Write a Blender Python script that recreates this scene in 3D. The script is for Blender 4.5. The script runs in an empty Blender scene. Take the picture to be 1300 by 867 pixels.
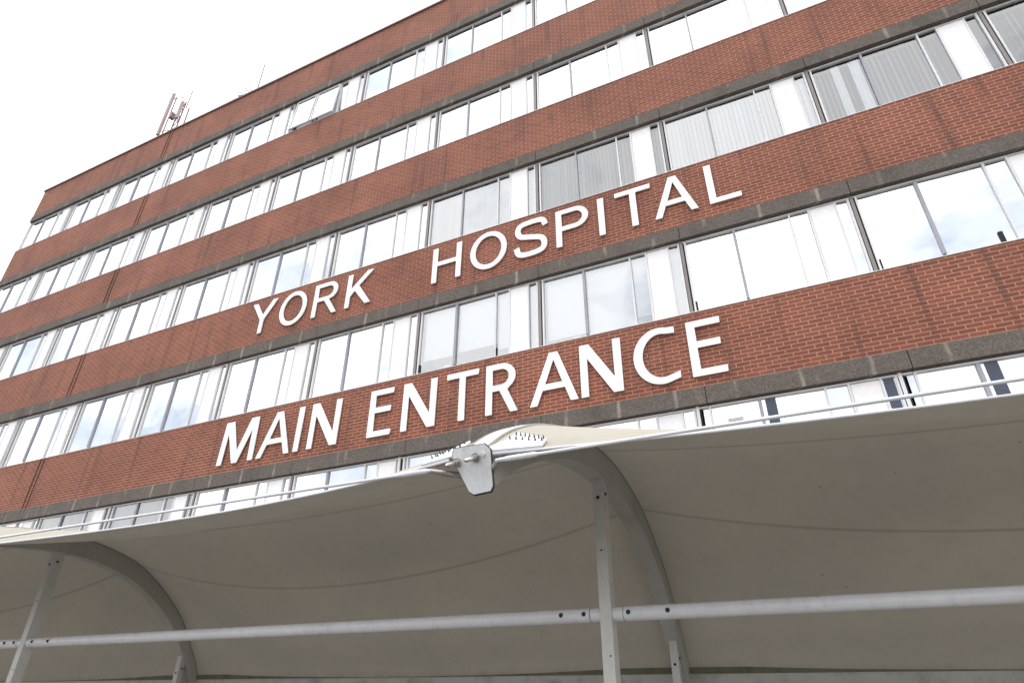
import bpy, bmesh, math, random
from mathutils import Vector, Matrix
R = math.radians
random.seed(7)
scene = bpy.context.scene
col = scene.collection
H0 = 2.5                      # eye height above the ground

# ------------------------------------------------------------------ helpers
def link(o, parent=None):
    col.objects.link(o)
    if parent is not None:
        o.parent = parent
    return o

def tag(o, label=None, cat=None, group=None, kind=None):
    if label: o['label'] = label
    if cat: o['category'] = cat
    if group: o['group'] = group
    if kind: o['kind'] = kind
    return o

def empty(name, loc):
    o = bpy.data.objects.new(name, None)
    o.empty_display_size = .3
    o.location = loc
    return link(o)

def arr(v):
    return Vector(v)

class MB:
    """collects boxes, tubes, prisms and sheets into ONE mesh"""
    def __init__(s): s.v = []; s.f = []; s.sm = []; s.uv = []
    def add(s, vs, fs, smooth=False, uvs=None):
        b = len(s.v)
        s.v += [tuple(x) for x in vs]
        s.f += [tuple(b + i for i in f) for f in fs]
        s.sm += [smooth] * len(fs)
        s.uv += (uvs if uvs else [(0, 0)] * len(vs))
    def box(s, x0, x1, y0, y1, z0, z1):
        s.add([(x0, y0, z0), (x1, y0, z0), (x1, y1, z0), (x0, y1, z0), (x0, y0, z1), (x1, y0, z1), (x1, y1, z1), (x0, y1, z1)],
              [(0, 3, 2, 1), (4, 5, 6, 7), (0, 1, 5, 4), (1, 2, 6, 5), (2, 3, 7, 6), (3, 0, 4, 7)])
    def cbox(s, x0, x1, y0, y1, z0, z1, c):
        """box with chamfered vertical-plane edges (bevel c on all edges)"""
        bm = bmesh.new()
        r = bmesh.ops.create_cube(bm, size=1)
        for v in bm.verts:
            v.co = Vector(((x0 + x1) / 2 + v.co.x * (x1 - x0), (y0 + y1) / 2 + v.co.y * (y1 - y0), (z0 + z1) / 2 + v.co.z * (z1 - z0)))
        bmesh.ops.bevel(bm, geom=bm.edges[:], offset=c, segments=2, affect='EDGES', profile=.6)
        bm.verts.index_update()
        s.add([v.co[:] for v in bm.verts], [[v.index for v in f.verts] for f in bm.faces])
        bm.free()
    def tube(s, pts, r, n=12, cap=True):
        pts = [Vector(p) for p in pts]
        rs = r if isinstance(r, (list, tuple)) else [r] * len(pts)
        rings = []
        up = None
        for i, p in enumerate(pts):
            d = (pts[min(i + 1, len(pts) - 1)] - pts[max(i - 1, 0)]).normalized()
            if up is None:
                a = Vector((0, 0, 1)) if abs(d.z) < .9 else Vector((1, 0, 0))
                up = (a - d * a.dot(d)).normalized()
            else:
                up = (up - d * up.dot(d)).normalized()
            sd = d.cross(up)
            rings.append([p + (up * math.cos(2 * math.pi * k / n) + sd * math.sin(2 * math.pi * k / n)) * rs[i] for k in range(n)])
        vs = [q for rg in rings for q in rg]
        fs = []
        for i in range(len(pts) - 1):
            for k in range(n):
                a = i * n + k; b = i * n + (k + 1) % n
                fs.append((a, b, b + n, a + n))
        s.add(vs, fs, True)
        if cap:
            s.add(rings[0], [tuple(range(n))][::1]); s.add(rings[-1], [tuple(range(n - 1, -1, -1))])
    def dome(s, c, d, r, h, n=12):
        """bolt head: hexagon washer + dome along direction d"""
        c = Vector(c); d = Vector(d).normalized()
        a = Vector((0, 0, 1)) if abs(d.z) < .9 else Vector((1, 0, 0))
        u = (a - d * a.dot(d)).normalized(); w = d.cross(u)
        prof = [(0, r * 1.25), (.25, r * 1.25), (.26, r), (.6, r * .9), (.85, r * .6), (1, .001)]
        vs = []; fs = []
        for t, rr in prof:
            vs += [c + d * (h * t) + (u * math.cos(2 * math.pi * k / n) + w * math.sin(2 * math.pi * k / n)) * rr for k in range(n)]
        for i in range(len(prof) - 1):
            for k in range(n):
                fs.append((i * n + k, i * n + (k + 1) % n, (i + 1) * n + (k + 1) % n, (i + 1) * n + k))
        s.add(vs, fs, True)
    def build(s, name, mat, parent=None, off=(0, 0, 0), fix=True):
        me = bpy.data.meshes.new(name)
        o3 = Vector(off)
        me.from_pydata([tuple(Vector(v) - o3) for v in s.v], [], s.f)
        for p, m in zip(me.polygons, s.sm): p.use_smooth = m
        uvl = me.uv_layers.new(name='UVMap')
        for l in me.loops: uvl.data[l.index].uv = s.uv[l.vertex_index]
        if fix:
            bm = bmesh.new(); bm.from_mesh(me)
            bmesh.ops.recalc_face_normals(bm, faces=bm.faces[:])
            bm.to_mesh(me); bm.free()
        me.materials.append(mat)
        return link(bpy.data.objects.new(name, me), parent)

# ------------------------------------------------------------------ materials
def new_mat(name):
    m = bpy.data.materials.new(name); m.use_nodes = True
    nt = m.node_tree
    return m, nt, nt.nodes, nt.links, nt.nodes['Principled BSDF']

def ramp(N, L, src, stops):
    r = N.new('ShaderNodeValToRGB')
    e = r.color_ramp.elements
    e[0].position, e[0].color = stops[0][0], stops[0][1]
    e[1].position, e[1].color = stops[-1][0], stops[-1][1]
    for p, c in stops[1:-1]:
        k = e.new(p); k.color = c
    L.new(src, r.inputs[0])
    return r.outputs[0]

def g4(v, a=1): return (v, v, v, a)

def noise(N, L, vec, scale, detail=4, rough=.55):
    n = N.new('ShaderNodeTexNoise'); n.inputs['Scale'].default_value = scale
    n.inputs['Detail'].default_value = detail; n.inputs['Roughness'].default_value = rough
    if vec is not None: L.new(vec, n.inputs['Vector'])
    return n.outputs['Fac']

def mapping(N, L, vec, scale):
    m = N.new('ShaderNodeMapping'); m.inputs['Scale'].default_value = scale
    L.new(vec, m.inputs['Vector'])
    return m.outputs[0]

def mix(N, L, a, b, fac, mode='MIX'):
    m = N.new('ShaderNodeMix'); m.data_type = 'RGBA'; m.blend_type = mode
    def put(sock, v):
        if hasattr(v, 'is_linked') or hasattr(v, 'links'): L.new(v, sock)
        else: sock.default_value = v
    put(m.inputs[0], fac); put(m.inputs[6], a); put(m.inputs[7], b)
    return m.outputs[2]

def math_n(N, L, op, a, b=None, clamp=False):
    m = N.new('ShaderNodeMath'); m.operation = op; m.use_clamp = clamp
    for i, v in enumerate((a, b)):
        if v is None: continue
        if hasattr(v, 'links'): L.new(v, m.inputs[i])
        else: m.inputs[i].default_value = v
    return m.outputs[0]

def texco(N, kind='Object'):
    return N.new('ShaderNodeTexCoord').outputs[kind]

def bump(N, L, h, dist, b, strength=1):
    k = N.new('ShaderNodeBump'); k.inputs['Distance'].default_value = dist; k.inputs['Strength'].default_value = strength
    L.new(h, k.inputs['Height']); L.new(k.outputs[0], b.inputs['Normal'])

def mat_brick():
    m, nt, N, L, B = new_mat('red_brick')
    co = texco(N)
    sp = N.new('ShaderNodeSeparateXYZ'); L.new(co, sp.inputs[0])
    xy = math_n(N, L, 'ADD', sp.outputs[0], sp.outputs[1])
    cb = N.new('ShaderNodeCombineXYZ'); L.new(xy, cb.inputs[0]); L.new(sp.outputs[2], cb.inputs[1])
    v = cb.outputs[0]
    br = N.new('ShaderNodeTexBrick'); L.new(v, br.inputs['Vector'])
    br.inputs['Scale'].default_value = 1; br.inputs['Brick Width'].default_value = .225
    br.inputs['Row Height'].default_value = .075; br.inputs['Mortar Size'].default_value = .0074
    br.inputs['Mortar Smooth'].default_value = .25; br.inputs['Bias'].default_value = -.1
    br.inputs['Color1'].default_value = (.236, .071, .046, 1)
    br.inputs['Color2'].default_value = (.166, .052, .037, 1)
    br.inputs['Mortar'].default_value = (.42, .25, .165, 1)
    # tonal drift over the wall and fine grain
    n1 = noise(N, L, v, .55, 4)
    drift = ramp(N, L, n1, [(.3, (.80, .77, .75, 1)), (.7, (1.15, 1.12, 1.10, 1))])
    c = mix(N, L, br.outputs['Color'], drift, 1.0, 'MULTIPLY')
    n2 = noise(N, L, v, 70, 2)
    grain = ramp(N, L, n2, [(.3, g4(.8)), (.7, g4(1.15))])
    c = mix(N, L, c, grain, 1.0, 'MULTIPLY')
    # run-off streaks of dirt, long and narrow
    st = noise(N, L, mapping(N, L, v, (2.6, .16, 1)), 1.0, 5, .65)
    stm = ramp(N, L, st, [(.56, g4(0)), (.72, g4(.55))])
    c = mix(N, L, c, (.070, .036, .030, 1), stm)
    # narrow runs of dirt below the window joints, about one a metre
    wob = math_n(N, L, 'MULTIPLY', noise(N, L, mapping(N, L, v, (3, .6, 1)), 1.0, 4), .16)
    fx = math_n(N, L, 'FRACT', math_n(N, L, 'ADD', xy, wob))
    jd = math_n(N, L, 'ABSOLUTE', math_n(N, L, 'SUBTRACT', fx, .5))
    jm = ramp(N, L, jd, [(.01, g4(.44)), (.085, g4(0))])
    jm = math_n(N, L, 'MULTIPLY', jm, ramp(N, L, noise(N, L, mapping(N, L, v, (1, .45, 1)), 1.15, 4), [(.47, g4(0)), (.62, g4(1))]))
    c = mix(N, L, c, (.060, .034, .030, 1), jm)
    ef = noise(N, L, mapping(N, L, v, (1.1, .5, 1)), 1.3, 4, .6)
    efm = ramp(N, L, ef, [(.62, g4(0)), (.8, g4(.22))])
    c = mix(N, L, c, (.42, .25, .20, 1), efm)
    L.new(c, B.inputs['Base Color']); B.inputs['Roughness'].default_value = .88
    h = math_n(N, L, 'SUBTRACT', 1.0, br.outputs['Fac'])
    bump(N, L, h, .006, B, .7)
    return m

def mat_concrete():
    m, nt, N, L, B = new_mat('aggregate_concrete')
    co = texco(N)
    vo = N.new('ShaderNodeTexVoronoi'); vo.inputs['Scale'].default_value = 58; L.new(co, vo.inputs['Vector'])
    sp = N.new('ShaderNodeSeparateColor'); L.new(vo.outputs['Color'], sp.inputs[0])
    c = ramp(N, L, sp.outputs[0], [(0, (.085, .070, .062, 1)), (.5, (.115, .095, .084, 1)), (.85, (.14, .118, .103, 1)), (1, (.17, .15, .13, 1))])
    spx = N.new('ShaderNodeSeparateXYZ'); L.new(co, spx.inputs[0])
    wob = math_n(N, L, 'MULTIPLY', noise(N, L, co, 5, 3), .05)
    fx = math_n(N, L, 'FRACT', math_n(N, L, 'ADD', math_n(N, L, 'ADD', spx.outputs[0], spx.outputs[1]), wob))
    jd = math_n(N, L, 'ABSOLUTE', math_n(N, L, 'SUBTRACT', fx, .5))
    jm = ramp(N, L, jd, [(.008, g4(.75)), (.045, g4(0))])
    jm = math_n(N, L, 'MULTIPLY', jm, ramp(N, L, noise(N, L, co, 1.4, 3), [(.42, g4(0)), (.62, g4(1))]))
    c = mix(N, L, c, (.36, .31, .26, 1), jm)
    st = noise(N, L, mapping(N, L, co, (4.5, 4.5, .5)), 1.0, 4, .6)
    c = mix(N, L, c, (.33, .29, .24, 1), ramp(N, L, st, [(.62, g4(0)), (.78, g4(.5))]))
    st2 = noise(N, L, mapping(N, L, co, (1.2, 1.2, .6)), 1.0, 4, .6)
    c = mix(N, L, c, (.035, .035, .030, 1), ramp(N, L, st2, [(.5, g4(0)), (.75, g4(.5))]))
    L.new(c, B.inputs['Base Color']); B.inputs['Roughness'].default_value = .92
    bump(N, L, vo.outputs['Distance'], .006, B, .6)
    return m

def mat_paint(name, c, rough=.5, metal=0, dirt=.25, dirtcol=(.10, .085, .065, 1), scale=3.0, spec=.4, vstretch=True):
    m, nt, N, L, B = new_mat(name)
    co = texco(N)
    n1 = noise(N, L, mapping(N, L, co, (1, 1, .35 if vstretch else 1)), scale, 6, .65)
    k = ramp(N, L, n1, [(.48, g4(0)), (.80, g4(dirt))])
    n2 = noise(N, L, co, scale * 9, 3)
    var = ramp(N, L, n2, [(.3, g4(.95)), (.7, g4(1.03))])
    cc = mix(N, L, (*c, 1), var, 1.0, 'MULTIPLY')
    cc = mix(N, L, cc, dirtcol, k)
    L.new(cc, B.inputs['Base Color'])
    rr = ramp(N, L, n2, [(.3, g4(max(rough - .08, .05))), (.7, g4(min(rough + .12, 1)))])
    L.new(rr, B.inputs['Roughness'])
    B.inputs['Metallic'].default_value = metal
    B.inputs['Specular IOR Level'].default_value = spec
    bump(N, L, n2, .0015, B, .25)
    return m

def mat_glass(name, refl, tint=(.86, .90, .93)):
    """old coated double glazing: strong mirror reflection, see-through otherwise"""
    m, nt, N, L, B = new_mat(name)
    N.remove(B)
    out = N['Material Output']
    gl = N.new('ShaderNodeBsdfGlossy'); gl.inputs['Roughness'].default_value = .012
    gl.inputs['Color'].default_value = (.97, .985, 1, 1)
    tr = N.new('ShaderNodeBsdfTransparent'); tr.inputs['Color'].default_value = (*tint, 1)
    fr = N.new('ShaderNodeFresnel'); fr.inputs['IOR'].default_value = 1.45
    f = math_n(N, L, 'ADD', fr.outputs[0], refl, True)
    mx = N.new('ShaderNodeMixShader'); L.new(f, mx.inputs[0]); L.new(tr.outputs[0], mx.inputs[1]); L.new(gl.outputs[0], mx.inputs[2])
    co = texco(N)
    n1 = noise(N, L, co, 1.1, 2)
    bp = N.new('ShaderNodeBump'); bp.inputs['Distance'].default_value = .012; bp.inputs['Strength'].default_value = .5
    L.new(n1, bp.inputs['Height']); L.new(bp.outputs[0], gl.inputs['Normal'])
    L.new(mx.outputs[0], out.inputs[0])
    return m

def mat_fabric():
    m, nt, N, L, B = new_mat('canopy_fabric')
    co = texco(N); uv = texco(N, 'UV')
    sp = N.new('ShaderNodeSeparateXYZ'); L.new(uv, sp.inputs[0])
    base = (.455, .430, .376, 1)
    n1 = noise(N, L, co, .8, 5, .6)
    c = mix(N, L, base, ramp(N, L, n1, [(.3, (.93, .93, .93, 1)), (.7, (1.04, 1.03, 1.02, 1))]), 1.0, 'MULTIPLY')
    n2 = noise(N, L, co, 6, 6, .7)
    c = mix(N, L, c, (.29, .275, .21, 1), ramp(N, L, n2, [(.52, g4(0)), (.85, g4(.35))]))
    # mould specks, more of them towards the gutter
    vo = N.new('ShaderNodeTexVoronoi'); vo.inputs['Scale'].default_value = 5.0; vo.inputs['Randomness'].default_value = 1
    L.new(co, vo.inputs['Vector'])
    spots = ramp(N, L, vo.outputs['Distance'], [(.04, g4(.55)), (.085, g4(0))])
    n3 = noise(N, L, co, 1.3, 3)
    spots = math_n(N, L, 'MULTIPLY', spots, ramp(N, L, n3, [(.52, g4(0)), (.62, g4(1))]))
    c = mix(N, L, c, (.12, .11, .08, 1), spots)
    rear = math_n(N, L, 'SMOOTH_MIN', sp.outputs[1], 1.0)
    rz = ramp(N, L, sp.outputs[1], [(.955, g4(0)), (.985, g4(.3))])
    rz2 = math_n(N, L, 'MULTIPLY', rz, ramp(N, L, n2, [(.35, g4(.2)), (.6, g4(1))]))
    c = mix(N, L, c, (.11, .10, .07, 1), rz2)
    # welded seams: overlapping strip, slightly darker, with a dirty edge
    for t0, w in ((SEAM[0], .0028), (SEAM[1], .0028)):
        d = math_n(N, L, 'ABSOLUTE', math_n(N, L, 'SUBTRACT', sp.outputs[1], t0))
        k = ramp(N, L, d, [(w * .6, g4(.45)), (w * 1.5, g4(0))])
        c = mix(N, L, c, (.16, .145, .105, 1), k)
    df = N.new('ShaderNodeBsdfDiffuse'); L.new(c, df.inputs[0])
    tl = N.new('ShaderNodeBsdfTranslucent'); L.new(c, tl.inputs[0])
    mx = N.new('ShaderNodeMixShader'); mx.inputs[0].default_value = .075
    L.new(df.outputs[0], mx.inputs[1]); L.new(tl.outputs[0], mx.inputs[2])
    N.remove(B)
    L.new(mx.outputs[0], N['Material Output'].inputs[0])
    return m

def mat_ground(name, c, scale, var=.25, rough=.9):
    m, nt, N, L, B = new_mat(name)
    co = texco(N)
    n1 = noise(N, L, co, scale, 8, .7); n2 = noise(N, L, co, .25, 4)
    cc = mix(N, L, (*c, 1), ramp(N, L, n1, [(.3, g4(1 - var)), (.7, g4(1 + var))]), 1.0, 'MULTIPLY')
    cc = mix(N, L, cc, ramp(N, L, n2, [(.35, g4(.8)), (.65, g4(1.12))]), 1.0, 'MULTIPLY')
    L.new(cc, B.inputs['Base Color']); B.inputs['Roughness'].default_value = rough
    bump(N, L, n1, .004, B, .5)
    return m

def mat_paving():
    m, nt, N, L, B = new_mat('paving_slabs')
    co = texco(N)
    br = N.new('ShaderNodeTexBrick'); L.new(co, br.inputs['Vector'])
    br.inputs['Scale'].default_value = 1; br.inputs['Brick Width'].default_value = .6; br.inputs['Row Height'].default_value = .6
    br.inputs['Mortar Size'].default_value = .006
    br.inputs['Color1'].default_value = (.275, .255, .225, 1); br.inputs['Color2'].default_value = (.225, .21, .188, 1)
    br.inputs['Mortar'].default_value = (.12, .115, .1, 1)
    n1 = noise(N, L, co, 3, 7, .7)
    c = mix(N, L, br.outputs['Color'], ramp(N, L, n1, [(.3, g4(.8)), (.7, g4(1.15))]), 1.0, 'MULTIPLY')
    L.new(c, B.inputs['Base Color']); B.inputs['Roughness'].default_value = .9
    return m

# ------------------------------------------------------------------ canopy profile (y, z relative to the eye)
OUT = [(2.90, 1.17), (3.19, 1.385), (3.486, 1.548), (3.85, 1.70), (4.40, 1.86), (5.05, 1.94), (5.55, 1.945), (6.05, 1.87),
       (6.52, 1.73), (7.02, 1.44), (7.42, 1.11), (7.70, .75), (7.92, .44), (8.03, .18)]
def catmull(pts, n):
    """n+1 points at even arc length along a Catmull-Rom curve"""
    P = [Vector((*p, 0)) for p in pts]
    P = [2 * P[0] - P[1]] + P + [2 * P[-1] - P[-2]]
    fine = []
    for i in range(1, len(P) - 2):
        for k in range(24):
            t = k / 24
            a, b, c, d = P[i - 1], P[i], P[i + 1], P[i + 2]
            fine.append(.5 * ((2 * b) + (c - a) * t + (2 * a - 5 * b + 4 * c - d) * t * t + (3 * b - a - 3 * c + d) * t ** 3))
    fine.append(P[-2])
    L = [0]
    for i in range(1, len(fine)): L.append(L[-1] + (fine[i] - fine[i - 1]).length)
    out = []; j = 0
    for q in range(n + 1):
        s = L[-1] * q / n
        while j < len(L) - 2 and L[j + 1] < s: j += 1
        f = (s - L[j]) / max(L[j + 1] - L[j], 1e-9)
        p = fine[j].lerp(fine[j + 1], min(max(f, 0), 1))
        out.append((p.x, p.y))
    return out
NT = 72
PROF = catmull(OUT, NT)
def t_at_y(y):
    for i in range(NT):
        if PROF[i][0] <= y <= PROF[i + 1][0]:
            return (i + (y - PROF[i][0]) / (PROF[i + 1][0] - PROF[i][0])) / NT
    return 1
SEAM = (t_at_y(5.2), t_at_y(6.5))
DEL = [(0, .87, .20), (t_at_y(3.3), .66, -.115), (t_at_y(3.9), .43, -.285), (SEAM[0], 0.03, -.24), (SEAM[1], -.03, -.53), (t_at_y(7.45), -.12, -.36), (1, 0, 0)]
def delta(t):
    n = len(DEL)
    for i in range(n - 1):
        if t <= DEL[i + 1][0] + 1e-9:
            a, b = DEL[i], DEL[i + 1]
            p = DEL[max(i - 1, 0)]; q = DEL[min(i + 2, n - 1)]
            h = b[0] - a[0]; f = (t - a[0]) / h
            r = []
            for k in (1, 2):
                ma = (b[k] - p[k]) / (b[0] - p[0]) * h if i > 0 else (b[k] - a[k])
                mb = (q[k] - a[k]) / (q[0] - a[0]) * h if i < n - 2 else (b[k] - a[k])
                r.append((2 * f**3 - 3 * f**2 + 1) * a[k] + (f**3 - 2 * f**2 + f) * ma + (-2 * f**3 + 3 * f**2) * b[k] + (f**3 - f**2) * mb)
            return r
    return [0, 0]

M = dict(
    brick=mat_brick(), concrete=mat_concrete(),
    frame=mat_paint('white_window_frame', (.70, .70, .72), .4, 0, .25, (.20, .19, .19, 1), 2.5),
    mullion=mat_paint('grey_mullion', (.34, .34, .39), .45, 0, .3, (.10, .09, .09, 1), 2.5),
    post=mat_paint('weathered_bronze_post', (.24, .215, .20), .5, 0, .4, (.07, .06, .05, 1), 2.0),
    gap=mat_paint('black_gap_shade', (.012, .011, .014), .7, 0, .1, (.02, .02, .02, 1), 4),
    panel=mat_paint('white_column_panel', (.86, .835, .855), .5, 0, .18, (.5, .46, .45, 1), 1.4),
    slate=mat_paint('slate_blue_panel', (.055, .068, .105), .35, 0, .2, (.04, .045, .06, 1), 2),
    sill=mat_paint('white_sill', (.70, .70, .72), .4, 0, .3, (.3, .28, .27, 1), 3),
    blind=mat_paint('white_roller_blind', (.84, .83, .84), .8, 0, .1, (.6, .58, .55, 1), 1.2),
    slat=mat_paint('grey_vertical_blind', (.50, .48, .47), .8, 0, .12, (.35, .33, .31, 1), 1.2),
    edge=mat_paint('rusty_plate_edge', (.06, .045, .038), .8, .2, .5, (.14, .06, .03, 1), 30),
    rail=mat_paint('dirty_bead_rail', (.30, .295, .26), .8, 0, .6, (.10, .095, .07, 1), 4, .2, False),
    slatw=mat_paint('cream_vertical_blind', (.74, .71, .71), .8, 0, .12, (.45, .43, .41, 1), 1.2),
    room=mat_paint('plain_room_wall', (.34, .33, .33), .9, 0, .15, (.2, .2, .2, 1), 1),
    glass=mat_glass('reflective_glass', .60), clear=mat_glass('clear_glass', .18), half=mat_glass('half_reflective_glass', .30),
    letter=mat_paint('white_letter_enamel', (.85, .85, .87), .35, 0, .22, (.55, .52, .5, 1), 2.2),
    fabric=mat_fabric(),
    steel=mat_paint('white_painted_steel', (.56, .56, .54), .42, 0, .5, (.25, .235, .19, 1), 3.0),
    arch=mat_paint('grimy_arch_paint', (.42, .42, .395), .6, 0, .5, (.21, .20, .15, 1), 2.0),
    tube=mat_paint('white_tube_paint', (.68, .685, .72), .32, 0, .28, (.40, .36, .32, 1), 1.5, .5, False),
    plate=mat_paint('galvanised_plate', (.76, .78, .81), .4, .0, .55, (.36, .26, .18, 1), 9),
    stain=mat_paint('stainless_fitting', (.50, .47, .45), .28, .85, .5, (.12, .08, .05, 1), 14),
    bolt=mat_paint('dark_bolt', (.05, .048, .045), .3, .5, .3, (.03, .025, .02, 1), 20),
    gutter=mat_paint('gutter_metal', (.42, .42, .39), .55, 0, .7, (.10, .095, .07, 1), 3.5, .4, False),
    grime=mat_paint('grimy_gutter_lip', (.15, .14, .105), .8, 0, .7, (.045, .042, .03, 1), 5, .3, False),
    roof=mat_paint('roof_felt', (.09, .09, .09), .9, 0, .3, (.05, .05, .05, 1), 1),
    coping=mat_paint('coping_metal', (.20, .125, .12), .5, 0, .3, (.1, .07, .07, 1), 2),
    joint=mat_paint('dark_sealant', (.075, .045, .038), .8, 0, .2, (.02, .02, .02, 1), 5),
    mast=mat_paint('grey_mast_paint', (.26, .18, .18), .5, .2, .3, (.1, .08, .08, 1), 4),
    antenna=mat_paint('pale_antenna_cover', (.38, .29, .29), .5, 0, .3, (.2, .17, .17, 1), 3),
    paving=mat_paving(),
    road=mat_ground('asphalt', (.060, .060, .062), 60), soil=mat_ground('open_ground', (.14, .135, .12), 8),
    kerb=mat_ground('granite_kerb', (.30, .29, .28), 30), line=mat_ground('road_paint', (.72, .71, .66), 40, .12),
)

# ------------------------------------------------------------------ ground
def sheet(name, x0, x1, y0, y1, z, mat):
    b = MB(); b.add([(x0, y0, z), (x1, y0, z), (x1, y1, z), (x0, y1, z)], [(0, 1, 2, 3)])
    o = b.build(name, mat, None, fix=False); tag(o, kind='structure'); return o
sheet('ground', -400, 400, -400, 400, -.12, M['soil'])
sheet('road', -200, 200, -6.6, 1.4, -.116, M['road'])
b = MB(); b.box(-60, 60, 1.55, 30, -.2, 0); tag(b.build('pavement', M['paving']), kind='structure')
b = MB(); b.box(-60, 60, 1.4, 1.549, -.2, .004); tag(b.build('kerb', M['kerb']), kind='structure')
b = MB()
for k in range(-18, 19): b.add([(k * 6, -2.65, -.112), (k * 6 + 3, -2.65, -.112), (k * 6 + 3, -2.55, -.112), (k * 6, -2.55, -.112)], [(0, 1, 2, 3)])
tag(b.build('road_marking', M['line'], fix=False), kind='structure')
b = MB(); b.box(-200, 200, -9.5, -6.6, -.2, 0); tag(b.build('opposite_pavement', M['paving']), kind='structure')

# ------------------------------------------------------------------ hospital building
Y = 10.0
XL, XR = -28.13, 7.87
bld = empty('hospital_building', (-10.13, Y, 0))
tag(bld, 'five storey red brick hospital with long white window bands above the canopy', 'hospital building')
OFF = (-10.13, Y, 0)
def part(b, name, mat, parent=bld): return b.build(name, mat, parent, OFF if parent is bld else (0, 0, 0))

ROWS = [  # sill, head (eye relative)
    (16.394, 18.00), (12.952, 14.56), (9.566, 11.207), (6.083, 7.775), (2.65, 4.298)]
TOP = 19.80
bands = [(18.00, TOP), (14.56, 16.394), (11.207, 12.952), (7.775, 9.566), (4.298, 6.083), (.86, 2.65)]
CH = .315
DEPTH = 13.0
for i, (z0, z1) in enumerate(bands):
    ch = CH
    b = MB(); b.box(XL, XR, Y, Y + .30, H0 + z0 + ch, H0 + z1 - .002)
    b.box(XL, XL + .30, Y + .303, Y + DEPTH, H0 + z0 + ch, H0 + z1 - .002)          # returns along the end wall
    part(b, 'brick_band', M['brick'])
    b = MB()
    # precast lintels, one per bay with open joints
    for k in range(12):
        x = XL + 3 * k
        b.box(x + (.0 if k == 0 else .006), x + 2.994, Y - .018, Y + .30, H0 + z0, H0 + z0 + ch - .002)
    b.box(XL - .018, XL + .30, Y + .303, Y + DEPTH, H0 + z0, H0 + z0 + ch - .002)
    part(b, 'concrete_band', M['concrete'])
b = MB(); b.box(XL - .05, XR, Y - .05, Y + .36, H0 + TOP, H0 + TOP + .07); b.box(XL - .05, XL + .36, Y + .363, Y + DEPTH, H0 + TOP, H0 + TOP + .07)
part(b, 'coping', M['coping'])
b = MB(); b.box(XL + .31, XR - .01, Y + .31, Y + DEPTH - .01, H0 + 18.9, H0 + 19.1); part(b, 'roof', M['roof'])
# end wall between the bands (blind brick piers + recessed render), back wall, right wall
b = MB(); b.box(XL + .10, XL + .28, Y + .6, Y + DEPTH - .01, 0, H0 + 18.8); part(b, 'end_wall', M['brick'])
b = MB(); b.box(XL + .04, XR, Y + DEPTH, Y + DEPTH + .3, 0, H0 + TOP); part(b, 'back_wall', M['brick'])
b = MB(); b.box(XR + .003, XR + .3, Y, Y + DEPTH, 0, H0 + TOP); part(b, 'side_wall', M['brick'])
# slabs, ceilings and the corridor wall seen through the panes
for (z0, z1) in ROWS:
    b = MB(); b.box(XL + .32, XR - .01, Y + .32, Y + 4.59, H0 + z1 + .10, H0 + z1 + .3); part(b, 'ceiling', M['room'])
    b = MB(); b.box(XL + .32, XR - .01, Y + .32, Y + 4.59, H0 + z0 - .95, H0 + z0 - .75); part(b, 'floor_slab', M['room'])
b = MB(); b.box(XL + .32, XR - .01, Y + 4.6, Y + 4.7, 0, H0 + 18.85); part(b, 'corridor_wall', M['room'])
for k in range(1, 12):
    if k % 2 == 0:
        b = MB(); b.box(XL + 3 * k - .62, XL + 3 * k - .5, Y + .31, Y + 4.598, 0, H0 + 18.86); part(b, 'partition_wall', M['room'])
# ground floor behind the canopy: brick piers and glazed screens
b = MB(); b.box(XL, XR, Y, Y + .3, 0, .6)
for k in range(13): b.box(max(XL, XL + 3 * k - .35), min(XR, XL + 3 * k + .35), Y + .002, Y + .298, .602, H0 + .858)
part(b, 'ground_floor_wall', M['brick'])
for k in range(12):
    x = XL + 3 * k
    f = MB()
    for xx in (x + .352, x + 1.47, x + 2.588): f.box(xx, xx + .06, Y + .08, Y + .16, .603, H0 + .857)
    f.box(x + .352, x + 2.648, Y + .085, Y + .155, .604, .66); f.box(x + .352, x + 2.648, Y + .085, Y + .155, H0 + .80, H0 + .856)
    w = part(f, 'ground_floor_window', M['frame'])
    p = MB(); p.box(x + .38, x + 2.62, Y + .115, Y + .125, .62, H0 + .84); part(p, 'pane', M['glass'], None).parent = w
    w.children[0].location = -Vector(OFF)

# expansion joint with its sealant, splitting the bands
for xj in (-19.85, -20.02):
    for (z0, z1) in bands[:5]:
        b = MB()
        b.box(xj - .007, xj + .007, Y - .0205, Y + .01, H0 + z0 + .002, H0 + z1 - .01)
        part(b, 'expansion_joint', M['joint'])
b = MB()
b.box(-2.018, -2.008, Y - .003, Y + .01, H0 + 4.62, H0 + 6.06)
part(b, 'expansion_joint', M['joint'])

def sub(b, name, mat, w, fix=True):
    o = b.build(name, mat, w, OFF, fix)
    return o

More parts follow.
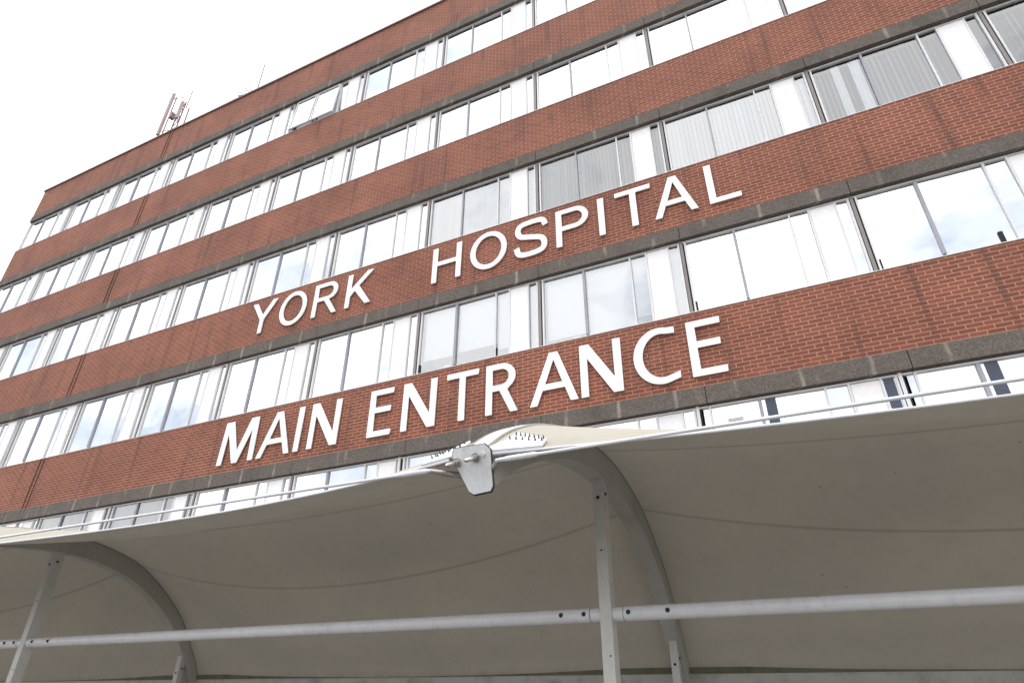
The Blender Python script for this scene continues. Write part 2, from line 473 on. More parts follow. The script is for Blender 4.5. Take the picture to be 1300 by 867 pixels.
VERT = {(2, -7.13): 'w', (2, -4.13): 'g', (2, -1.13): 'w', (2, 1.87): 'g', (2, 4.87): 'g', (4, -19.13): 'g', (4, -16.13): 'g'}
ROLL = {(3, -7.13): (.76, .74), (3, -4.13): (.88, 1.0)}
OPEN = {(0, -13.13)}
VENTS = {(3, -7.13): (-7.075, -5.20), (3, -1.13): (-1.085,), (3, 1.87): (1.915, 3.60)}
def make_window(row, x0):
    z0, z1 = ROWS[row]
    dx = -.17 if row == 4 and x0 > -8 else 0
    z0 += H0; z1 += H0
    key = (row, round(x0, 2))
    rnd = random.Random(hash((row * 1000 + int(x0 * 100))) & 0xffff)
    yf = Y + .075                                   # face of the frames
    f = MB()
    lo = XL + .02 if x0 < XL + .1 else x0
    hi = x0 + 2.99
    # outer frame: sill rail, head rail
    f.box(lo, hi, yf, yf + .07, z0 + .012, z0 + .052)
    f.box(lo, hi, yf, yf + .07, z1 - .046, z1 - .014)
    xs = [x0 + dx + v for v in (.055, .115, 1.93, 2.265, 2.725, 2.885)]
    for (a, w_) in ((.043, .032), (1.942, .030), (2.268, .036), (2.712, .028), (2.915, .034)):
        xx = x0 + dx + a
        xx = max(xx, lo)
        f.box(xx, xx + w_, yf - .003, yf + .066, z0 + .054, z1 - .048)
    win = f.build('window', M['frame'], bld, OFF)
    # sill strip under the rail
    s = MB(); s.box(lo + .002, hi - .002, Y - .012, Y + .12, z0 - .002, z0 + .010); sub(s, 'sill', M['sill'], win)
    # structural post; black strip paints in the gap and shade at its right
    pz = MB(); pz.box(max(x0 + dx - .038, XL + .005), x0 + dx + .014, yf - .014, Y + .16, z0 + .013, z1 - .004); sub(pz, 'window_post', M['frame' if row == 4 and x0 > -8 else 'post'], win)
    gk = MB(); gk.box(x0 + dx + .0145, x0 + dx + .0425, yf + .02, yf + .075, z0 + .064, z1 - .057); sub(gk, 'gap_shade', M['gap'], win)
    # middle mullion of the opening sash, stops short of the sill
    mw = .050 if row > 2 else .036
    mm = MB(); mm.box(x0 + dx + .975 - mw / 2, x0 + dx + .975 + mw / 2, yf - .006, yf + .06, z0 + .10, z1 - .049)
    sub(mm, 'mullion', M['mullion'], win)
    vb = key in VERT
    gm = M['half'] if vb and VERT[key] == 'w' else M['clear'] if vb else M['half'] if key in ROLL else M['glass']
    isopen = key in OPEN
    p = MB()
    yg = yf + .035
    for j, (a, c) in enumerate(((.074, .955), (.992, 1.944), (1.970, 2.264), (2.738, 2.917))):
        if isopen and j < 2: continue
        ta = rnd.uniform(-.004, .004); tb = rnd.uniform(-.004, .004)     # panes never sit perfectly flush
        xa, xc = x0 + dx + a, x0 + dx + c
        za, zb = z0 + .050, z1 - .044
        p.add([(xa, yg + ta, za), (xc, yg - ta, za), (xc, yg - ta + tb, zb), (xa, yg + ta + tb, zb)], [(0, 1, 2, 3)])
    sub(p, 'pane', gm, win, False)
    if isopen:
        # two top-hung sashes pushed out at the foot
        for a, c in ((.10, .95), (1.0, 1.94)):
            xa, xc = x0 + a, x0 + c
            hang = Vector((0, yf + .01, z1 - .06)); L_ = (z1 - .06) - (z0 + .07); ang = R(5)
            def P(x, d, o): return (x, hang.y - math.sin(ang) * d - math.cos(ang) * o, hang.z - math.cos(ang) * d + math.sin(ang) * o)
            fr = MB()
            def bar(x_0, x_1, d0, d1):
                v = [P(x, d, o) for o in (0, .045) for (x, d) in ((x_0, d0), (x_1, d0), (x_1, d1), (x_0, d1))]
                fr.add(v, [(0, 1, 2, 3), (7, 6, 5, 4), (0, 4, 5, 1), (1, 5, 6, 2), (2, 6, 7, 3), (3, 7, 4, 0)])
            bar(xa, xc, 0, .045); bar(xa, xc, L_ - .05, L_); bar(xa, xa + .04, .0455, L_ - .0505); bar(xc - .04, xc, .0455, L_ - .0505)
            so = sub(fr, 'open_sash', M['frame'], win); so['label'] = 'white window sash pushed open at the foot'
            g = MB(); g.add([P(xa + .035, L_ - .045, .02), P(xc - .035, L_ - .045, .02), P(xc - .035, .04, .02), P(xa + .035, .04, .02)], [(0, 1, 2, 3)])
            sub(g, 'sash_pane', M['glass'], win, False)
    for vx in VENTS.get(key, ()):
        ve = MB(); ve.box(vx, vx + .062, yf + .012, yf + .034, z0 + .055, z0 + .275); sub(ve, 'open_vent', M['gap'], win)  # black box painted in for the dark inside of an open vent
    # white column casing between the narrow lights
    if row == 4 and x0 > -8:
        pn = MB(); pn.box(x0 + dx + 2.309, x0 + dx + 2.71, yf + .012, yf + .07, z0 + .064, z1 - .057); sub(pn, 'column_panel', M['panel'], win)
    else:
        pn = MB(); pn.box(x0 + 2.308, x0 + 2.711, yf + .008, yf + .07, z0 + .064, z1 - .057); sub(pn, 'column_panel', M['panel'], win)
    if row == 4 and x0 > -2:
        for (a, c) in ((2.755, 2.90), (1.055, 1.215)):
            sl = MB(); sl.box(x0 + dx + a, x0 + dx + c, yf + .02, yf + .03, z0 + .064, z1 - .057)
            sub(sl, 'dark_infill', M['slate'], win)
    if row == 4 and abs(x0 + 1.13) < .01:
        sl = MB(); sl.box(-.86, -.625, yf + .024, yf + .030, H0 + 3.952, H0 + 4.008); sub(sl, 'window_sticker', M['slat'], win)
    # blinds
    yb = yf + .16
    if vb:
        bl = MB(); step = .088; x = x0 + .12
        skip = (x0 + 1.25, x0 + 1.5) if key == (2, 1.87) else (0, 0)
        while x < x0 + 2.9:
            if not (x0 + 2.25 < x < x0 + 2.72):
                a = R((58 if VERT[key] == 'g' else 46) + rnd.uniform(-11, 11)); hw = .044
                dxs, dys = math.cos(a) * hw, math.sin(a) * hw
                bl.add([(x - dxs, yb - dys, z0 + .10), (x + dxs, yb + dys, z0 + .10), (x + dxs, yb + dys, z1 - .10), (x - dxs, yb - dys, z1 - .10)], [(0, 1, 2, 3)])
            x += step
        bl.box(x0 + .1, x0 + 2.26, yb - .02, yb + .02, z1 - .098, z1 - .06)
        if key == (2, 1.87):
            for (a, c) in ((.42, .57), (.74, .92)):
                cu_ = MB(); q = 10
                for i in range(q):
                    xa, xc = x0 + a + (c - a) * i / q, x0 + a + (c - a) * (i + 1) / q
                    ya, yc = yb - .07 + .012 * math.sin(i * 1.6), yb - .07 + .012 * math.sin((i + 1) * 1.6)
                    cu_.add([(xa, ya, z0 + .08), (xc, yc, z0 + .08), (xc, yc, z1 - .07), (xa, ya, z1 - .07)], [(0, 1, 2, 3)], True)
                sub(cu_, 'curtain', M['blind'], win)
        sub(bl, 'vertical_blind', M['slat' if VERT[key] == 'g' else 'slatw'], win)
    else:
        for j, (a, c) in enumerate(((.10, .95), (1.0, 1.94), (1.97, 2.27), (2.73, 2.91))):
            if key in ROLL:
                drop = ROLL[key][j] if j < 2 else (.83 if j == 2 else 1)
            else:
                drop = rnd.choice([1, 1, .9, .75, 0, .55]) if j < 2 else rnd.choice([1, 1, 0, .8])
            if drop > 0:
                bl = MB(); bl.box(x0 + dx + a, x0 + dx + c, yb, yb + .004, z0 + .03 + (1 - drop) * (z1 - z0 - .08), z1 - .03)
                sub(bl, 'roller_blind', M['blind'], win)
    if key in ROLL:
        # papers and boxes left on the inner sill
        for (xx, w_, h_) in ((.25, .22, .14), (.62, .14, .22), (1.2, .3, .10), (1.62, .16, .19)):
            cl = MB(); cx_ = x0 + xx
            for q in range(int(h_ / .018)):
                j_ = rnd.uniform(-.015, .015)
                cl.box(cx_ + j_, cx_ + w_ + j_, yf + .20 + j_, yf + .33 + j_, z0 + .021 + q * .018, z0 + .037 + q * .018)
            o = cl.build('paper_pile', M['blind'], None, (cx_, yf + .26, z0)); o.location = (cx_, yf + .26, z0)
            tag(o, 'pile of white papers on the inner sill behind a half lowered blind', 'papers', 'papers piled on the inner sills')
        ns = MB(); ns.box(x0 + .1, x0 + 2.9, yf + .15, yf + .42, z0 - .01, z0 + .02); sub(ns, 'inner_sill', M['sill'], win)
    return win

for r in range(5):
    for k in range(12):
        make_window(r, XL + 3 * k)

# ------------------------------------------------------------------ signs
def arc(cx, cy, rx, ry, a0, a1, n=22):
    return [(cx + rx * math.cos(R(a0 + (a1 - a0) * i / n)), cy + ry * math.sin(R(a0 + (a1 - a0) * i / n))) for i in range(n + 1)]

def stroke(path, w):
    """outline of a constant-width stroke along a polyline"""
    L_, R_ = [], []
    for i, p in enumerate(path):
        a = Vector(path[max(i - 1, 0)]); c = Vector(path[min(i + 1, len(path) - 1)])
        d = (c - a).normalized(); n = Vector((-d.y, d.x)) * (w / 2)
        L_.append((p[0] + n.x, p[1] + n.y)); R_.append((p[0] - n.x, p[1] - n.y))
    return L_ + R_[::-1]

def glyph(ch, w, h, s, style):
    """list of outlines (first outer, then holes) in a w x h box with stem s"""
    bar = s * .86
    if ch == 'I': return [[(0, 0), (s, 0), (s, h), (0, h)]]
    if ch == 'M':
        k = w / 1.14
        q = [(0, 0), (.045, 1), (.285, 1), (.57, .26), (.865, 1), (1.095, 1), (1.14, 0), (.99, 0), (.955, .74), (.65, 0), (.49, 0), (.185, .74), (.15, 0)]
        return [[(x * k, z * h) for x, z in q]]
    if ch == 'A':
        a = w * .425; b_ = w * .60; m = (a + b_) / 2
        z0, z1 = h * .275, h * .275 + bar
        def xl(z): return a * z / h + s * 1.04        # inner edge of left leg
        def xr(z): return w - (w - b_) * z / h - s * 1.06
        zt = h * .86
        return [[(0, 0), (a, h), (b_, h), (w, 0), (w - s * 1.06, 0), (xr(z0), z0), (xl(z0), z0), (s * 1.04, 0)],
                [(xl(z1), z1), (xr(z1), z1), (m, zt)]]
    if ch == 'N':
        d = s * 1.3
        return [[(0, 0), (0, h), (d, h), (w - s, h * .27), (w - s, h), (w, h), (w, 0), (w - d, 0), (s, h * .735), (s, 0)]]
    if ch == 'E':
        return [[(0, 0), (0, h), (w, h), (w, h - bar), (s, h - bar), (s, h * .56 + bar / 2), (w * .93, h * .56 + bar / 2), (w * .93, h * .56 - bar / 2), (s, h * .56 - bar / 2), (s, bar), (w, bar), (w, 0)]]
    if ch == 'T':
        m = w / 2
        return [[(m - s / 2, 0), (m + s / 2, 0), (m + s / 2, h - bar), (w, h - bar), (w, h), (0, h), (0, h - bar), (m - s / 2, h - bar)]]
    if ch == 'L': return [[(0, 0), (w, 0), (w, bar), (s, bar), (s, h), (0, h)]]
    if ch == 'H':
        return [[(0, 0), (s, 0), (s, h * .47), (w - s, h * .47), (w - s, 0), (w, 0), (w, h), (w - s, h), (w - s, h * .47 + bar), (s, h * .47 + bar), (s, h), (0, h)]]
    if ch == 'O':
        o = .025 * h
        return [arc(w / 2, h / 2, w / 2, h / 2 + o, 0, 358, 56), arc(w / 2, h / 2, w / 2 - s, h / 2 + o - s * .92, 0, 358, 56)]
    if ch == 'C':
        cx = w * .62
        outer = arc(cx, h / 2, w * .62, h / 2 + .02, 62, 298, 40)
        inner = arc(cx + .02, h / 2, w * .62 - s, h / 2 + .02 - bar, 298, 62, 40)
        outer = [(w * .985, h * .985)] + outer[2:-2] + [(w, h * .045)]
        inner = [(w, h * .045 + bar)] + inner[2:-2] + [(w * .985, h * .985 - bar)]
        return [outer + inner]
    if ch == 'Y':
        m = w / 2; j = h * .42
        return [[(m - s / 2, 0), (m + s / 2, 0), (m + s / 2, j), (w, h), (w - s * 1.22, h), (m, j + s * 1.15), (s * 1.22, h), (0, h), (m - s / 2, j)]]
    if ch == 'K':
        return [[(0, 0), (s, 0), (s, h * .33), (w * .33, h * .47), (w - s * 1.28, 0), (w, 0), (w * .47, h * .605), (w * .985, h), (w - s * 1.45, h), (s, h * .53), (s, h), (0, h)]]
    if ch in 'PR':
        bw = w if ch == 'P' else w * .93
        zb = h * (.42 if ch == 'P' else .45)         # underside of bowl
        ry = (h - zb) / 2; cx = bw - ry * 1.05
        bo = arc(cx, zb + ry, ry * 1.05, ry, 90, -90, 20)
        bi = arc(cx, zb + ry, ry * 1.05 - s, ry - bar, 90, -90, 16)
        hole = [(s, h - bar)] + bi + [(s, zb + bar)]
        if ch == 'P':
            return [[(0, 0), (0, h)] + bo + [(s, zb), (s, 0)], hole]
        leg0 = w * .46
        return [[(0, 0), (0, h)] + bo[:-4] + [(leg0 + s * 1.05, zb + .01), (w, 0), (w - s * 1.12, 0), (leg0 - s * .12, zb), (s, zb), (s, 0)], hole]
    if ch == 'S':
        r = s / 2
        ctrl = [(w * .96, h * .76), (w * .86, h * .92), (w * .52, h - r * .86), (w * .17, h * .90), (r * 1.1, h * .735), (w * .2, h * .585), (w * .52, h * .51),
                (w * .83, h * .42), (w - r * 1.0, h * .265), (w * .83, h * .10), (w * .47, r * .84), (w * .14, h * .10), (w * .045, h * .29)]
        return [stroke(catmull(ctrl, 60), s)]

def letter(ch, x, w, z, h, s, d, mat, parent, style, standoff):
    cu = bpy.data.curves.new('letter', 'CURVE'); cu.dimensions = '2D'; cu.fill_mode = 'BOTH'
    cu.extrude = d / 2 - .004; cu.bevel_depth = .004; cu.bevel_resolution = 1
    for ol in glyph(ch, w, h, s, style):
        sp = cu.splines.new('POLY'); sp.points.add(len(ol) - 1); sp.use_cyclic_u = True
        for p, (a, c) in zip(sp.points, ol): p.co = (a, c, 0, 1)
    tmp = bpy.data.objects.new('tmp', cu); col.objects.link(tmp)
    dg = bpy.context.evaluated_depsgraph_get(); dg.update()
    me = bpy.data.meshes.new_from_object(tmp.evaluated_get(dg))
    bpy.data.objects.remove(tmp); bpy.data.curves.remove(cu)
    me.transform(Matrix.Rotation(R(90), 4, 'X'))
    me.name = 'letter'
    me.materials.clear(); me.materials.append(mat)
    o = link(bpy.data.objects.new('letter', me), parent)
    o.location = (x - parent.location.x, -standoff - d / 2, z + H0 - parent.location.z)
    o['label'] = 'white capital letter ' + ch
    # two stand-off fixings behind the letter
    fx = MB(); ol = glyph(ch, w, h, s, style)[0]
    for (px, pz) in ((min(p[0] for p in ol) + s * .5, h * .5), ):
        fx.tube([(px, d / 2 - .002, pz), (px, d / 2 + standoff, pz)], .012, 8)
    fx.build('fixing_stud', M['bolt'], o)
    return o

sg = empty('main_entrance_sign', (-6.6, Y, 4.79 + H0))
tag(sg, 'big white capital letters reading MAIN ENTRANCE on the brick above the canopy', 'sign')
for ch, x, w in (('M', -12.52, 1.14), ('A', -11.27, .985), ('I', -10.165, .15), ('N', -9.775, .825), ('E', -8.14, .59), ('N', -7.28, .82), ('T', -6.21, .735),
                 ('R', -5.295, .695), ('A', -4.335, .97), ('N', -3.30, .795), ('C', -2.275, .79), ('E', -1.28, .58)):
    letter(ch, x, w, 4.795, 1.08, .140, .030, M['letter'], sg, 'h', .02)
sg = empty('hospital_name_sign', (-6.2, Y, 8.38 + H0))
tag(sg, 'white capital letters reading YORK HOSPITAL on the band below the third windows', 'sign')
for ch, x, w in (('Y', -12.59, .87), ('O', -11.54, .90), ('R', -10.40, .80), ('K', -9.34, .78), ('H', -6.815, .77), ('O', -5.795, .925), ('S', -4.66, .77),
                 ('P', -3.67, .74), ('I', -2.705, .14), ('T', -2.318, .755), ('A', -1.53, .85), ('L', -.453, .59)):
    letter(ch, x, w, 8.385, .99, .127, .030, M['letter'], sg, 'g', .02)

# ------------------------------------------------------------------ roof antennas
an = empty('phone_mast', (-22.35, 11.2, H0 + 19.1))
tag(an, 'reddish grey lattice phone mast with tall panel antennas on the roof near its left end', 'antenna mast')
def loc(b, name, mat, root): return b.build(name, mat, root, root.location)
bx, by, bz = an.location
m = MB()
for dx_, dy_ in ((-.22, -.2), (.22, -.2), (0, .22)): m.tube([(bx + .36 + dx_, by + dy_, bz), (bx + .36 + dx_ * .7, by + dy_ * .7, bz + 4.6)], .035, 8)
for i in range(9):
    z = bz + .4 + i * .5; e = 1 if i % 2 else -1
    m.tube([(bx + .36 - .2 * e, by - .18, z), (bx + .36 + .2 * e, by - .18, z + .48)], .018, 6)
    m.tube([(bx + .18, by - .18, z), (bx + .54, by - .18, z)], .016, 6)
m.tube([(bx + .4, by, bz + 4.4), (bx + .4, by, bz + 5.6)], .025, 8)
loc(m, 'lattice_tower', M['mast'], an)
for dx_, z0, z1 in ((-.30, 2.6, 5.35), (.66, 3.2, 4.3)):
    m = MB(); m.cbox(bx + dx_ - .075, bx + dx_ + .075, by - .42, by - .30, bz + z0, bz + z1, .03)
    m.tube([(bx + dx_, by - .30, bz + z0 + .3), (bx + .45, by - .1, bz + z0 + .3)], .02, 6)
    m.tube([(bx + dx_, by - .30, bz + z1 - .3), (bx + .45, by - .1, bz + z1 - .3)], .02, 6)
    loc(m, 'panel_antenna', M['antenna'], an)
m = MB(); m.tube([(bx - .30, by - .2, bz), (bx - .30, by - .2, bz + 5.3)], .03, 8); loc(m, 'antenna_pole', M['mast'], an)
m = MB(); m.cbox(bx + .26, bx + .42, by - .5, by - .3, bz + 3.3, bz + 3.65, .02); loc(m, 'radio_unit', M['mast'], an)

ae = empty('tv_aerial', (-16.95, 11.0, H0 + 19.1))
tag(ae, 'thin television aerial with a horizontal boom on the roof right of the mast', 'aerial')
bx, by, bz = ae.location
m = MB(); m.tube([(bx, by, bz), (bx, by, bz + 4.4)], .022, 8); loc(m, 'aerial_pole', M['mast'], ae)
m = MB(); m.tube([(bx - .85, by - .15, bz + 2.62), (bx + .1, by, bz + 2.55)], .026, 6)
for i in range(5): m.tube([(bx - .8 + i * .17, by - .35, bz + 2.61), (bx - .8 + i * .17, by + .2, bz + 2.61)], .012, 5)
loc(m, 'aerial_boom', M['mast'], ae)

# ------------------------------------------------------------------ canopy
XC = [-17.04, -9.342, -1.646, 6.05]
cp = empty('entrance_canopy', (-1.646, 5.3, 0))
tag(cp, 'cream tensile fabric canopy on curved white steel arches before the entrance', 'canopy')
CO = tuple(cp.location)
def cpart(b, name, mat, parent=None): return b.build(name, mat, parent or cp, CO)

NS = 64
def surf(xa, xb, s, t):
    w = 4 * s * (1 - s)
    i = min(int(t * NT), NT - 1); f = t * NT - i
    py = PROF[i][0] * (1 - f) + PROF[i + 1][0] * f; pz = PROF[i][1] * (1 - f) + PROF[i + 1][1] * f
    d = delta(t)
    return (xa + (xb - xa) * s, py + d[0] * w, pz + d[1] * w + H0)
for k in range(3):
    xa, xb = XC[k] + .07, XC[k + 1] - .07
    b = MB(); vs = []; uv = []; fs = []
    for i in range(NS + 1):
        for j in range(NT + 1):
            vs.append(surf(xa, xb, i / NS, j / NT)); uv.append((i / NS, j / NT))
    for i in range(NS):
        for j in range(NT):
            a = i * (NT + 1) + j
            fs.append((a, a + 1, a + NT + 2, a + NT + 1))
    b.add(vs, fs, True, uv)
    mem = cpart(b, 'membrane', M['fabric'])
    e = MB(); e.tube([surf(xa, xb, i / NS, 0) for i in range(NS + 1)], .0085, 10)
    cpart(e, 'edge_hem', M['tube'], mem)
    # straight tie rod between the brackets, with turnbuckle sleeves at both ends
    b = MB()
    za, zb = 1.105 + H0, 1.105 + H0
    b.tube([(XC[k] + .20, 2.852, za), (XC[k + 1] - .20, 2.852, zb)], .0092, 10)
    for x in (XC[k] + .22, XC[k + 1] - .44):
        b.tube([(x, 2.852, za), (x + .03, 2.852, za), (x + .05, 2.852, za), (x + .20, 2.852, za), (x + .22, 2.852, za)], [.012, .012, .0155, .0155, .012], 10)
    cpart(b, 'tie_rod', M['tube'])

def arch_depth(t):
    if t < .10: return .185 + .03 * t / .10
    return .215 if t < .6 else .215 - (.215 - .115) * min((t - .6) / .4, 1)
def make_arch(xc):
    b = MB(); n = NT; hw = .078
    ring = []
    for j in range(1, n + 1):
        p = PROF[j]; a = PROF[max(j - 1, 0)]; c = PROF[min(j + 1, n)]
        d = Vector((c[0] - a[0], c[1] - a[1])).normalized(); nn = Vector((d.y, -d.x))     # inward / downward
        o = Vector(p) + nn * .010; i_ = Vector(p) + nn * (.025 + arch_depth(j / n))
        ring.append([(xc - hw, o.x, o.y + H0), (xc + hw, o.x, o.y + H0), (xc + hw, i_.x, i_.y + H0), (xc - hw, i_.x, i_.y + H0)])
    for q in range(4):
        vs = []; fs = []
        for j in range(n): vs += [ring[j][q], ring[j][(q + 1) % 4]]
        for j in range(n - 1): fs.append((2 * j, 2 * j + 1, 2 * j + 3, 2 * j + 2))
        b.add(vs, fs, True)
    b.add(ring[0], [(0, 1, 2, 3)]); b.add(ring[-1], [(0, 1, 2, 3)])
    ao = cpart(b, 'arch_beam', M['arch'])
    # bead rails clamping the cloth on both upper edges
    for sx in (-1, 1):
        pts = []
        for j in range(n + 1):
            p = PROF[j]; a = PROF[max(j - 1, 0)]; c = PROF[min(j + 1, n)]
            d = Vector((c[0] - a[0], c[1] - a[1])).normalized(); nn = Vector((d.y, -d.x))
            o = Vector(p) + nn * .004
            pts.append((xc + sx * .073, o.x, o.y + H0))
        r = MB(); r.tube(pts, .015, 8); cpart(r, 'bead_rail', M['rail'], ao)
    # cover strip of white cloth lapped over the two rails
    cv = MB(); vs = []; fs = []
    for j in range(0, n + 1):
        p = PROF[j]; a = PROF[max(j - 1, 0)]; c = PROF[min(j + 1, n)]
        d = Vector((c[0] - a[0], c[1] - a[1])).normalized(); nn = Vector((d.y, -d.x))
        for x_, h_ in ((-.060, -.006), (-.045, -.012), (0, -.014), (.045, -.012), (.060, -.006)):
            o = Vector(p) + nn * h_; vs.append((xc + x_, o.x, o.y + H0))
    for j in range(n):
        for q in range(4): fs.append((j * 5 + q, j * 5 + q + 1, j * 5 + q + 6, j * 5 + q + 5))
    cv.add(vs, fs, True); cpart(cv, 'cover_strip', M['letter'], ao)
    return ao

def make_post(xc):
    b = MB(); b.cbox(xc - .05, xc + .05, 5.25, 5.385, 0, H0 + 1.738, .008)
    po = cpart(b, 'post', M['steel'])
    for q in (((xc, 5.2505, H0 + 1.55), (0, -1, 0), .013, .014), ((xc + .0495, 5.31, H0 + 1.59), (1, 0, 0), .013, .014),
              ((xc, 5.2505, H0 + 1.10), (0, -1, 0), .007, .006), ((xc + .02, 5.2505, H0 + .30), (0, -1, 0), .006, .006)):
        bt = MB(); bt.dome(*q); cpart(bt, 'bolt', M['bolt'], po)
    f = MB(); f.cbox(xc - .14, xc + .14, 5.18, 5.455, .001, .02, .004); cpart(f, 'base_plate', M['steel'], po)
    b = MB(); b.cbox(xc - .043, xc + .043, 7.63, 7.72, 0, H0 + .62, .006)
    po = cpart(b, 'rear_post', M['steel'])
    for q in (((xc, 7.6305, H0 + .34), (0, -1, 0), .012, .012), ((xc + .0425, 7.69, H0 + .40), (1, 0, 0), .012, .012)):
        bt = MB(); bt.dome(*q); cpart(bt, 'bolt', M['bolt'], po)
    g = MB()   # gusset joining the strut and the arch foot
    g.box(xc - .012, xc + .012, 7.721, 7.87, H0 + .12, H0 + .50); cpart(g, 'gusset', M['arch'], po)

TY, TZ, TR = 5.317, .604 + H0, .056
def make_tube(xa, xb):
    b = MB(); b.tube([(xa + .143, TY, TZ), (xb - .143, TY, TZ)], TR, 28)
    t = cpart(b, 'cross_tube', M['tube'])
    return t
def make_sleeve(xc):
    for sx in (-1, 1):
        b = MB()
        a, c = sorted((xc + sx * .051, xc + sx * .140))
        b.tube([(a, TY, TZ), (c, TY, TZ)], TR * .97, 28)
        sl = cpart(b, 'tube_sleeve', M['tube'])
        rg = MB(); e = xc + sx * .1415; rg.tube([(e - .003, TY, TZ), (e + .003, TY, TZ)], TR * .985, 28); cpart(rg, 'joint_ring', M['gap'], sl)
        for d in ((.19, .39) if sx < 0 else (.185, .50)):
            bt = MB(); dr = Vector((0, -1, .12)).normalized(); c_ = Vector((xc + sx * d, TY, TZ)) + dr * (TR - .003)
            bt.dome(c_, dr, .0145, .02)
            cpart(bt, 'tube_bolt', M['bolt'], sl)

def make_bracket(xc):
    # end plate closing the foot of the arch, hung with pins, forks and cloth clamps
    y0 = 2.945
    pl = [(-.125, .125), (-.105, .17), (.085, .17), (.125, .115), (.065, -.075), (-.01, -.085), (-.045, -.07)]
    pl = [(-.128, .10), (-.108, .145), (.102, .145), (.132, .115), (.105, -.062), (.085, -.085), (-.028, -.092), (-.055, -.075)]
    zc = 1.075 + H0
    b = MB(); n = len(pl); tilt = -.5
    def V3(p, y): return (xc + .022 + p[0] * .93, y + tilt * (p[1]) , zc + p[1])
    b.add([V3(p, y0) for p in pl] + [V3(p, y0 + .018) for p in pl], [tuple(range(n)), tuple(range(2 * n - 1, n - 1, -1))] + [(i, (i + 1) % n, n + (i + 1) % n, n + i) for i in range(n)])
    br = cpart(b, 'bracket_plate', M['plate'])
    eg = MB()
    q = [V3((p[0] * 1.0, p[1]), y0) for p in pl]; ctr = sum((Vector(v) for v in q), Vector()) / n
    lo_ = [ctr + (Vector(v) - ctr) * 1.035 + Vector((0, .004, 0)) for v in q]; hi_ = [ctr + (Vector(v) - ctr) * .99 + Vector((0, .0195, 0)) for v in q]
    l2 = [Vector(v) + Vector((0, .0, 0)) for v in lo_]; h2 = [v + Vector((0, .016, 0)) for v in lo_]
    eg.add(l2 + h2 + hi_, [(i, (i + 1) % n, n + (i + 1) % n, n + i) for i in range(n)] + [(n + i, n + (i + 1) % n, 2 * n + (i + 1) % n, 2 * n + i) for i in range(n)])
    cpart(eg, 'plate_edge', M['edge'], br)
    for (dx, dz) in ((-.095, .075), (.035, .085)):
        p = Vector(V3((dx, dz), y0)); d = Vector((-.30, -1, -.5)).normalized()
        m = MB(); m.tube([p + d * .0, p + d * .012], .026, 14); m.tube([p + d * .0121, p + d * .034], .019, 6)
        m.tube([p + d * .0341, p + d * .085, p + d * .100], [.0135, .0135, .006], 12)
        cpart(m, 'pin_bolt', M['stain'], br)
    for sx in (-1, 1):
        # fork end taking the hem cable
        m = MB(); a = Vector((xc + sx * .10, 2.925, zc + .11)); e = Vector(surf(xc, xc + 7.696, .035, 0)); e.x = xc + sx * (e.x - xc)
        q = a.lerp(e, .45)
        m.tube([a, a.lerp(q, .3), a.lerp(q, .31), q, q.lerp(e, .1), e], [.014, .014, .021, .019, .012, .011], 10)
        m.tube([a + Vector((0, -.04, -.02)), a + Vector((0, .03, .02))], .012, 8)
        cpart(m, 'cable_fork', M['stain'] if sx < 0 else M['tube'], br)
        # fork joining the straight tie rod
        m = MB(); m.tube([(xc + sx * .09, 3.02, zc + .035), (xc + sx * .155, 2.93, zc + .03), (xc + sx * .21, 2.852, zc + .03)], [.02, .018, .012], 10)
        cpart(m, 'rod_fork', M['stain'], br)
        # clamp plate following the cloth corner, two rows of studs
        cl = MB()
        Ls, Ws = .045, .085
        pts = []
        for (s_, t_) in ((.006, .0), (.042, .0), (.040, .030), (.012, .060)):
            p = Vector(surf(XC[1] + .07, XC[2] - .07, s_, t_)); p.x = xc + sx * (.07 + s_ * 7.55)
            pts.append(p)
        nn = (pts[1] - pts[0]).cross(pts[3] - pts[0]).normalized()
        if nn.y > 0: nn = -nn
        lo = [p + nn * .008 for p in pts]; hi = [p + nn * .022 for p in pts]
        cl.add(lo + hi, [(0, 1, 2, 3), (4, 5, 6, 7), (0, 1, 5, 4), (1, 2, 6, 5), (2, 3, 7, 6), (3, 0, 4, 7)])
        co_ = cpart(cl, 'clamp_plate', M['plate'], br)
        for row_, q in ((.86, 7), (.62, 6)):
            for i in range(q):
                u = .08 + .84 * i / (q - 1)
                p = hi[0].lerp(hi[1], u).lerp(hi[3].lerp(hi[2], u), row_)
                st = MB(); st.tube([p, p + nn * .006, p + nn * .0065, p + nn * .020], [.0065, .0065, .0035, .0035], 6); cpart(st, 'clamp_stud', M['bolt'], br)
        ar = MB()      # gusset arm from the plate up to the clamp
        ar.tube([Vector((xc + sx * .05, 2.96, zc + .13)), lo[0].lerp(lo[3], .5)], .016, 8); cpart(ar, 'clamp_arm', M['tube'], br)
    return br

for xc in XC:
    make_arch(xc); make_post(xc); make_sleeve(xc); make_bracket(xc)
for k in range(3): make_tube(XC[k], XC[k + 1])
b = MB()
b.box(XC[0] - .3, XC[3] + .3, 7.975, 8.30, H0 + .02, H0 + .258)
g = cpart(b, 'gutter', M['gutter'])
b = MB(); b.box(XC[0] - .3, XC[3] + .3, 7.962, 8.02, H0 + .2585, H0 + .322); cpart(b, 'gutter_lip', M['grime'], g)

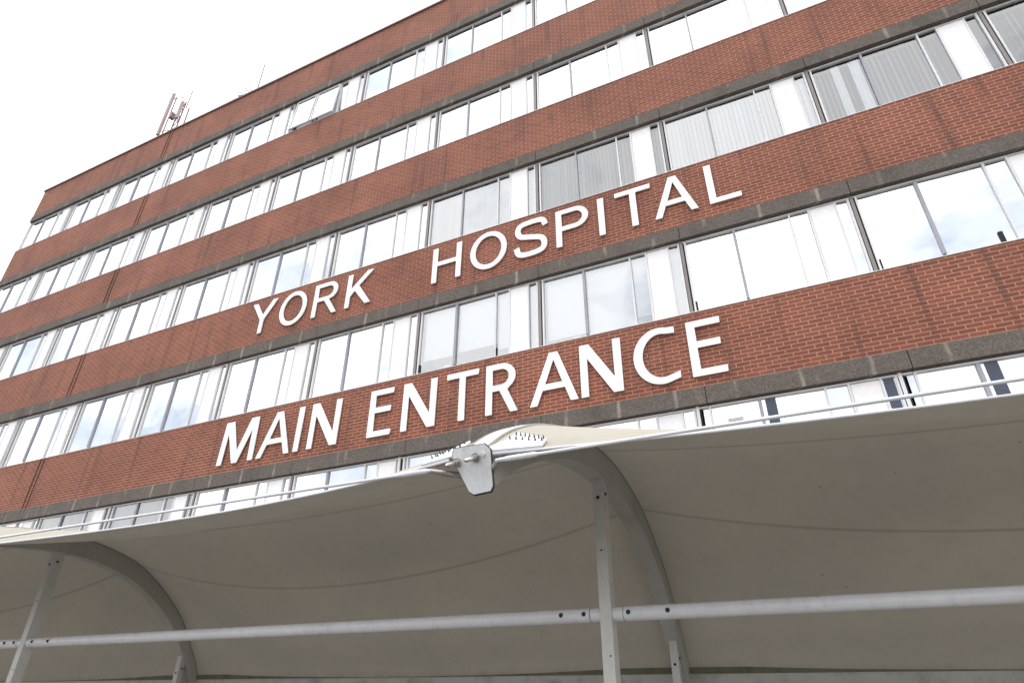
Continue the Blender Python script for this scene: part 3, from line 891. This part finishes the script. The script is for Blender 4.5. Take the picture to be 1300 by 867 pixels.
# ------------------------------------------------------------------ sky, sun, camera
SKYOFF = (8.6, 1.1, 4.2)
SUN_EL, SUN_AZ = 74, 205       # azimuth measured clockwise from +Y
w = bpy.data.worlds.new('World'); scene.world = w; w.use_nodes = True
nt = w.node_tree; N = nt.nodes; L = nt.links
bg = N['Background']; bg.inputs[1].default_value = .12
sky = N.new('ShaderNodeTexSky'); sky.sky_type = 'NISHITA'; sky.sun_disc = False
sky.sun_elevation = R(SUN_EL); sky.sun_rotation = R(SUN_AZ)
sky.air_density = 1.0; sky.dust_density = 2.5; sky.ozone_density = 1.0
co = texco(N, 'Generated')
mp = N.new('ShaderNodeMapping'); mp.inputs['Scale'].default_value = (1.0, 1.0, 1.9); mp.inputs['Location'].default_value = SKYOFF; L.new(co, mp.inputs[0])
n1 = noise(N, L, mp.outputs[0], 2.1, 8, .58)
cov = ramp(N, L, n1, [(.26, g4(.8)), (.40, g4(1))])
n2 = noise(N, L, mp.outputs[0], 3.2, 7, .55)
cloud = ramp(N, L, n2, [(.295, (6.6, 7.9, 9.7, 1)), (.41, (12.5, 13.2, 14.2, 1)), (.505, (18.4, 18.3, 18.3, 1))])
L.new(mix(N, L, sky.outputs[0], cloud, cov), bg.inputs[0])

sl = bpy.data.lights.new('sun', 'SUN'); sl.energy = 1.0; sl.angle = R(18); sl.color = (1, .98, .95)
so = bpy.data.objects.new('sun', sl); link(so); so.location = (0, -20, 40)
az, el = R(SUN_AZ), R(SUN_EL)
dirn = Vector((math.sin(az) * math.cos(el), math.cos(az) * math.cos(el), math.sin(el)))
so.rotation_euler = dirn.to_track_quat('Z', 'Y').to_euler()

yaw, pitch, roll, fpx = -4.42999820e-01, 5.21474627e-01, 4.27320477e-03, 790.747
cy, sy, cpi, sp_ = math.cos(yaw), math.sin(yaw), math.cos(pitch), math.sin(pitch)
fw = Vector((sy * cpi, cy * cpi, sp_)); r = Vector((cy, -sy, 0)); u = r.cross(fw)
r2 = r * math.cos(roll) + u * math.sin(roll); u2 = -r * math.sin(roll) + u * math.cos(roll)
cam = bpy.data.cameras.new('camera'); cam.sensor_fit = 'HORIZONTAL'; cam.sensor_width = 36; cam.lens = 36 * fpx / 1300
cam.clip_start = .05; cam.clip_end = 2000
cm = bpy.data.objects.new('camera', cam); link(cm)
mt = Matrix((r2, u2, -fw)).transposed().to_4x4(); mt.translation = (0, 0, H0)
cm.matrix_world = mt
scene.camera = cm

scene.view_settings.view_transform = 'Standard'; scene.view_settings.look = 'None'
scene.view_settings.exposure = 0; scene.view_settings.gamma = 1
scene.cycles.max_bounces = 10; scene.cycles.transparent_max_bounces = 12
